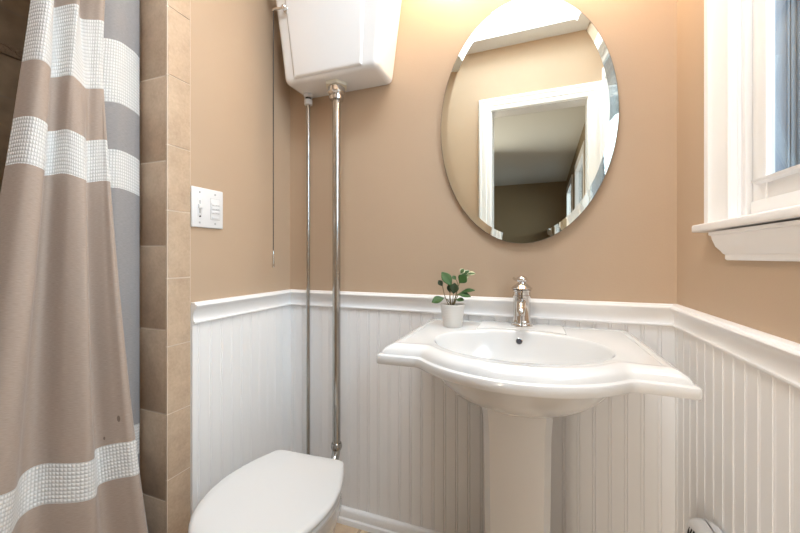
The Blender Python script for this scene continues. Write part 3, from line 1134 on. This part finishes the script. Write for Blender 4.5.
def LG(g, z):
    n = len(pts)
    out = []
    for i, (x, y) in enumerate(pts):
        sx = 1 - g / lx
        out.append(Vector((SX + x * sx, min(YB, y + (g if i < n - 2 else 0)), z)))
    return out


add_loops(bm, [LG(0, 0.8255), LG(0, 0.8285), LG(0.0015, 0.8305), LG(0.004, 0.8312)])
under(sink, link('basin', bm, M['basin'], None, 38))
# pedestal with chamfered corners
bm = bmesh.new()


def ped(hx, y0, y1, z, c=0.016):
    P = [(-hx + c, y0), (hx - c, y0), (hx - c * 0.8, y0 + 0.003), (hx - 0.003, y0 + c * 0.8), (hx, y0 + c), (hx, y1), (-hx, y1), (-hx, y0 + c), (-hx + 0.003, y0 + c * 0.8), (-hx + c * 0.8, y0 + 0.003)]
    return [Vector((SX - 0.003 + x, y, z)) for x, y in P]


add_loops(bm, [ped(0.118, 0.90, 1.15, 0.0), ped(0.118, 0.90, 1.15, 0.03), ped(0.108, 0.91, 1.145, 0.05), ped(0.090, 0.935, 1.14, 0.09), ped(0.082, 0.948, 1.13, 0.16), ped(0.080, 0.951, 1.13, 0.30), ped(0.083, 0.948, 1.13, 0.60), ped(0.088, 0.940, 1.13, 0.672)])
under(sink, link('pedestal', bm, M['basin'], None, 20))
# overflow hole in the back of the bowl
bm = bmesh.new()
add_lathe(bm, [(0.0098, 0.006), (0.0098, -0.0015), (0.0080, -0.0025), (0.0072, -0.001)], (0, 0, 0), 'Y', 20, cap=False)
bm2 = bmesh.new()
add_lathe(bm2, [(0.0078, -0.0012), (0.0078, -0.0006)], (0, 0, 0), 'Y', 20)
orr = link('overflow_ring', bm, M['nickel'], sink, 40)
orr.location = (-0.002, 1.1265 - D, 0.797)
orr.rotation_euler = (math.radians(-14), 0, 0)
link('overflow_hole', bm2, M['gap'], orr)
lathe('drain', [(0.024, 0.6925), (0.023, 0.6955), (0.010, 0.697)], (0, BYC - D, 0), M['chrome'], sink)

# ================================================================== FAUCET
FX, FY, FZ = -0.031, 1.209, 0.8312
fa = thing('faucet', 'chrome single hole faucet standing behind the sink bowl', 'faucet', (FX, FY, FZ))
lathe('body', [(0.0335, 0.0), (0.0335, 0.005), (0.031, 0.008), (0.0315, 0.012), (0.029, 0.017), (0.0275, 0.020), (0.0275, 0.024), (0.0265, 0.026), (0.0265, 0.092), (0.0285, 0.094), (0.0285, 0.100), (0.0265, 0.102),
               (0.0265, 0.112), (0.029, 0.114), (0.029, 0.118), (0.026, 0.120)], (0, 0, 0), M['chrome'], fa, n=40)
lathe('handle_cap', [(0.026, 0.1203), (0.032, 0.121), (0.032, 0.124), (0.027, 0.129), (0.021, 0.134), (0.0165, 0.138), (0.013, 0.1395), (0.012, 0.142), (0.016, 0.146), (0.0175, 0.151), (0.016, 0.157), (0.011, 0.1615), (0.004, 0.1635)], (0, 0, 0), M['chrome'], fa, n=40)
bm = bmesh.new()
add_tube(bm, smooth_path([(0, -0.015, 0.072), (0, -0.045, 0.078), (0, -0.078, 0.074), (0, -0.098, 0.060), (0, -0.102, 0.046)]), [0.0155 - 0.0045 * k / 32 for k in range(33)], 20)
link('spout', bm, M['chrome'], fa, 50)
bm = bmesh.new()
add_tube(bm, smooth_path([(-0.012, 0.010, 0.147), (-0.020, 0.022, 0.150), (-0.026, 0.036, 0.153)]), 0.0045, 10)
link('lever', bm, M['chrome'], fa, 50)

fa.scale = (1, 1, 0.97)

# ================================================================== POTTED PLANT
PXX, PYY, PZ = -0.241, 1.136, 0.8262
pl = thing('potted_plant', 'small green plant in an off white ribbed pot on the sink corner', 'potted plant', (PXX, PYY, PZ))
prof = [(0.026, 0.0), (0.0290, 0.001)]
for k in range(12):
    z = 0.004 + k * 0.0052
    r = 0.0292 + 0.0098 * (z / 0.07)
    prof += [(r, z), (r + 0.0009, z + 0.0018), (r + 0.0009, z + 0.0034)]
prof += [(0.0395, 0.0675), (0.0400, 0.0695), (0.0400, 0.0725), (0.0385, 0.0735), (0.0365, 0.0725), (0.0360, 0.064)]
lathe('pot', prof, (0, 0, 0), M['pot'], pl, n=40, smooth=50)
lathe('soil', [(0.036, 0.0655), (0.025, 0.0675), (0.008, 0.069)], (0, 0, 0), M['soil'], pl, n=24)
rt = Vector((math.cos(math.radians(12)), math.sin(math.radians(12)), 0))   # across the pot as one faces it
bk = Vector((-rt.y, rt.x, 0))
K = 0.00048


def lp(x, y, d=0.0):
    """x to the side, y up from the rim, d towards the wall; in drawing units of K metres"""
    return rt * ((x - 217) * K) + bk * d + Vector((0, 0, 0.0735 + (285 - y) * K * 1.04))


def leaf(base, tip, wd, mat, nrm, bend=0.12):
    base, tip = Vector(base), Vector(tip)
    d = tip - base
    L = d.length
    d.normalize()
    nrm = (Vector(nrm) - d * Vector(nrm).dot(d)).normalized()
    s = d.cross(nrm)
    bm = bmesh.new()
    uvl = bm.loops.layers.uv.new('leaf')
    NL, NW = 12, 6
    g = []
    uvs = {}
    for i in range(NL + 1):
        t = i / NL
        hw_ = wd * 0.5 * (max(0.0, math.sin(PI * t ** 1.15)) ** 0.9 if 0 < t < 1 else 0.03) + 0.0002
        row = []
        for j in range(NW + 1):
            q = -1 + 2 * j / NW
            p = base + d * (L * t) + s * (hw_ * q) + nrm * (-bend * L * t * t + 0.25 * hw_ * abs(q) + bend * L * 0.5 * t)
            v = bm.verts.new(p)
            uvs[v] = (t, q)
            row.append(v)
        g.append(row)
    for i in range(NL):
        for j in range(NW):
            f = bm.faces.new((g[i][j], g[i][j + 1], g[i + 1][j + 1], g[i + 1][j]))
            for lo in f.loops:
                lo[uvl].uv = uvs[lo.vert]
    o = link('leaf', bm, mat, pl, 180)
    m = o.modifiers.new('thickness', 'SOLIDIFY')
    m.thickness = 0.0006
    return o


front = -bk
UP = Vector((0, 0, 1))
leaf(lp(210, 172, 0.0), lp(146, 78, 0.004), 0.034, M['leaf'], front + rt * 0.5 + UP * 0.2)
leaf(lp(150, 172, 0.004), lp(122, 134, 0.006), 0.017, M['leafdark'], front + UP * 0.3)
leaf(lp(162, 246, -0.006), lp(78, 272, -0.016), 0.030, M['leaf'], front * 0.7 + UP * 0.8)
leaf(lp(268, 136, 0.004), lp(326, 66, 0.010), 0.030, M['leafvar'], front + UP * 0.35 - rt * 0.2)
leaf(lp(262, 150, 0.0), lp(306, 98, -0.004), 0.033, M['leaf'], front + UP * 0.1 - rt * 0.3)
leaf(lp(308, 96, 0.002), lp(368, 86, -0.002), 0.021, M['leafvar'], front * 0.6 + UP)
leaf(lp(270, 90, 0.006), lp(292, 58, 0.008), 0.018, M['leafvar'], front + UP * 0.2)
leaf(lp(268, 212, 0.0), lp(364, 190, -0.006), 0.023, M['leaf'], front * 0.5 + UP)
leaf(lp(252, 222, -0.006), lp(336, 230, -0.018), 0.024, M['leaf'], front * 0.7 + UP)
leaf(lp(222, 220, -0.004), lp(232, 148, -0.008), 0.030, M['leafdark'], front)
leaf(lp(200, 216, 0.004), lp(196, 156, 0.006), 0.020, M['leafdark'], front + rt * 0.3)
leaf(lp(240, 256, -0.008), lp(292, 254, -0.020), 0.018, M['leaf'], front * 0.8 + UP)
leaf(lp(240, 130, 0.006), lp(216, 104, 0.010), 0.013, M['leaf'], front + UP * 0.4)
for pts_ in ([(205, 290), (198, 240), (208, 172)], [(190, 290), (165, 235), (150, 172)], [(205, 288), (185, 262), (162, 246)], [(222, 290), (245, 205), (266, 140)], [(225, 290), (252, 180), (244, 130)],
             [(228, 290), (250, 235), (268, 212)], [(215, 290), (220, 250), (222, 220)], [(222, 290), (234, 245), (252, 222)], [(218, 290), (228, 268), (240, 256)], [(208, 290), (202, 250), (200, 216)]):
    bm = bmesh.new()
    add_tube(bm, smooth_path([lp(x, y, 0.001) for x, y in pts_], 4), 0.0014, 6)
    link('stem', bm, M['stem'], pl, 60)

# ================================================================== PLUG-IN AIR FRESHENER
af = thing('air_freshener', 'white plug in air freshener with dark vents, low on the wall under the window', 'air freshener', (XR - 0.008, 0.962, 0.405))
box('outlet_plate', (-0.006, -0.036, -0.060), (-0.0002, 0.036, 0.040), M['plastic'], af, 0.002)
bm = bmesh.new()
loops = []
for ins, z in ((0.012, -0.055), (0.004, -0.050), (0.0, -0.040), (0.0, 0.030), (0.003, 0.042), (0.009, 0.049), (0.018, 0.052)):
    loops.append(rrect(-0.058 + ins, -0.0065, -0.058 + ins, 0.047 - ins, 0.018, z, 6, 0.018))
add_loops(bm, loops)
link('housing', bm, M['plastic'], af, 50)
for k in range(5):
    y = -0.026 + k * 0.011
    bm = bmesh.new()
    zt = 0.034 - abs(k - 2) * 0.003
    add_tube(bm, smooth_path([(-0.0578, y, 0.0), (-0.0580, y + 0.001, 0.018), (-0.0572, y + 0.002, zt - 0.004), (-0.054, y + 0.002, zt + 0.006)], 4), 0.0034, 8)
    link('vent_slot', bm, M['dark'], af, 60)

# ================================================================== VANITY LIGHT (above the photo, lights the wall)
vl = thing('vanity_light', 'three globe wall light above the mirror, out of view', 'wall light', (MX, D, 2.13))
box('backplate', (-0.30, -0.022, -0.035), (0.30, -0.0005, 0.035), M['chrome'], vl, 0.004)
for x in (-0.24, 0.0, 0.24):
    tube('arm', smooth_path([(x, -0.02, 0), (x, -0.07, 0.015), (x, -0.095, 0.0), (x, -0.10, -0.02)]), 0.008, M['chrome'], vl)
    lathe('globe', [(0.018, -0.018), (0.03, -0.024), (0.045, -0.045), (0.05, -0.07), (0.045, -0.095), (0.03, -0.114), (0.012, -0.121)], (x, -0.10, 0), M['globe'], vl, n=24)
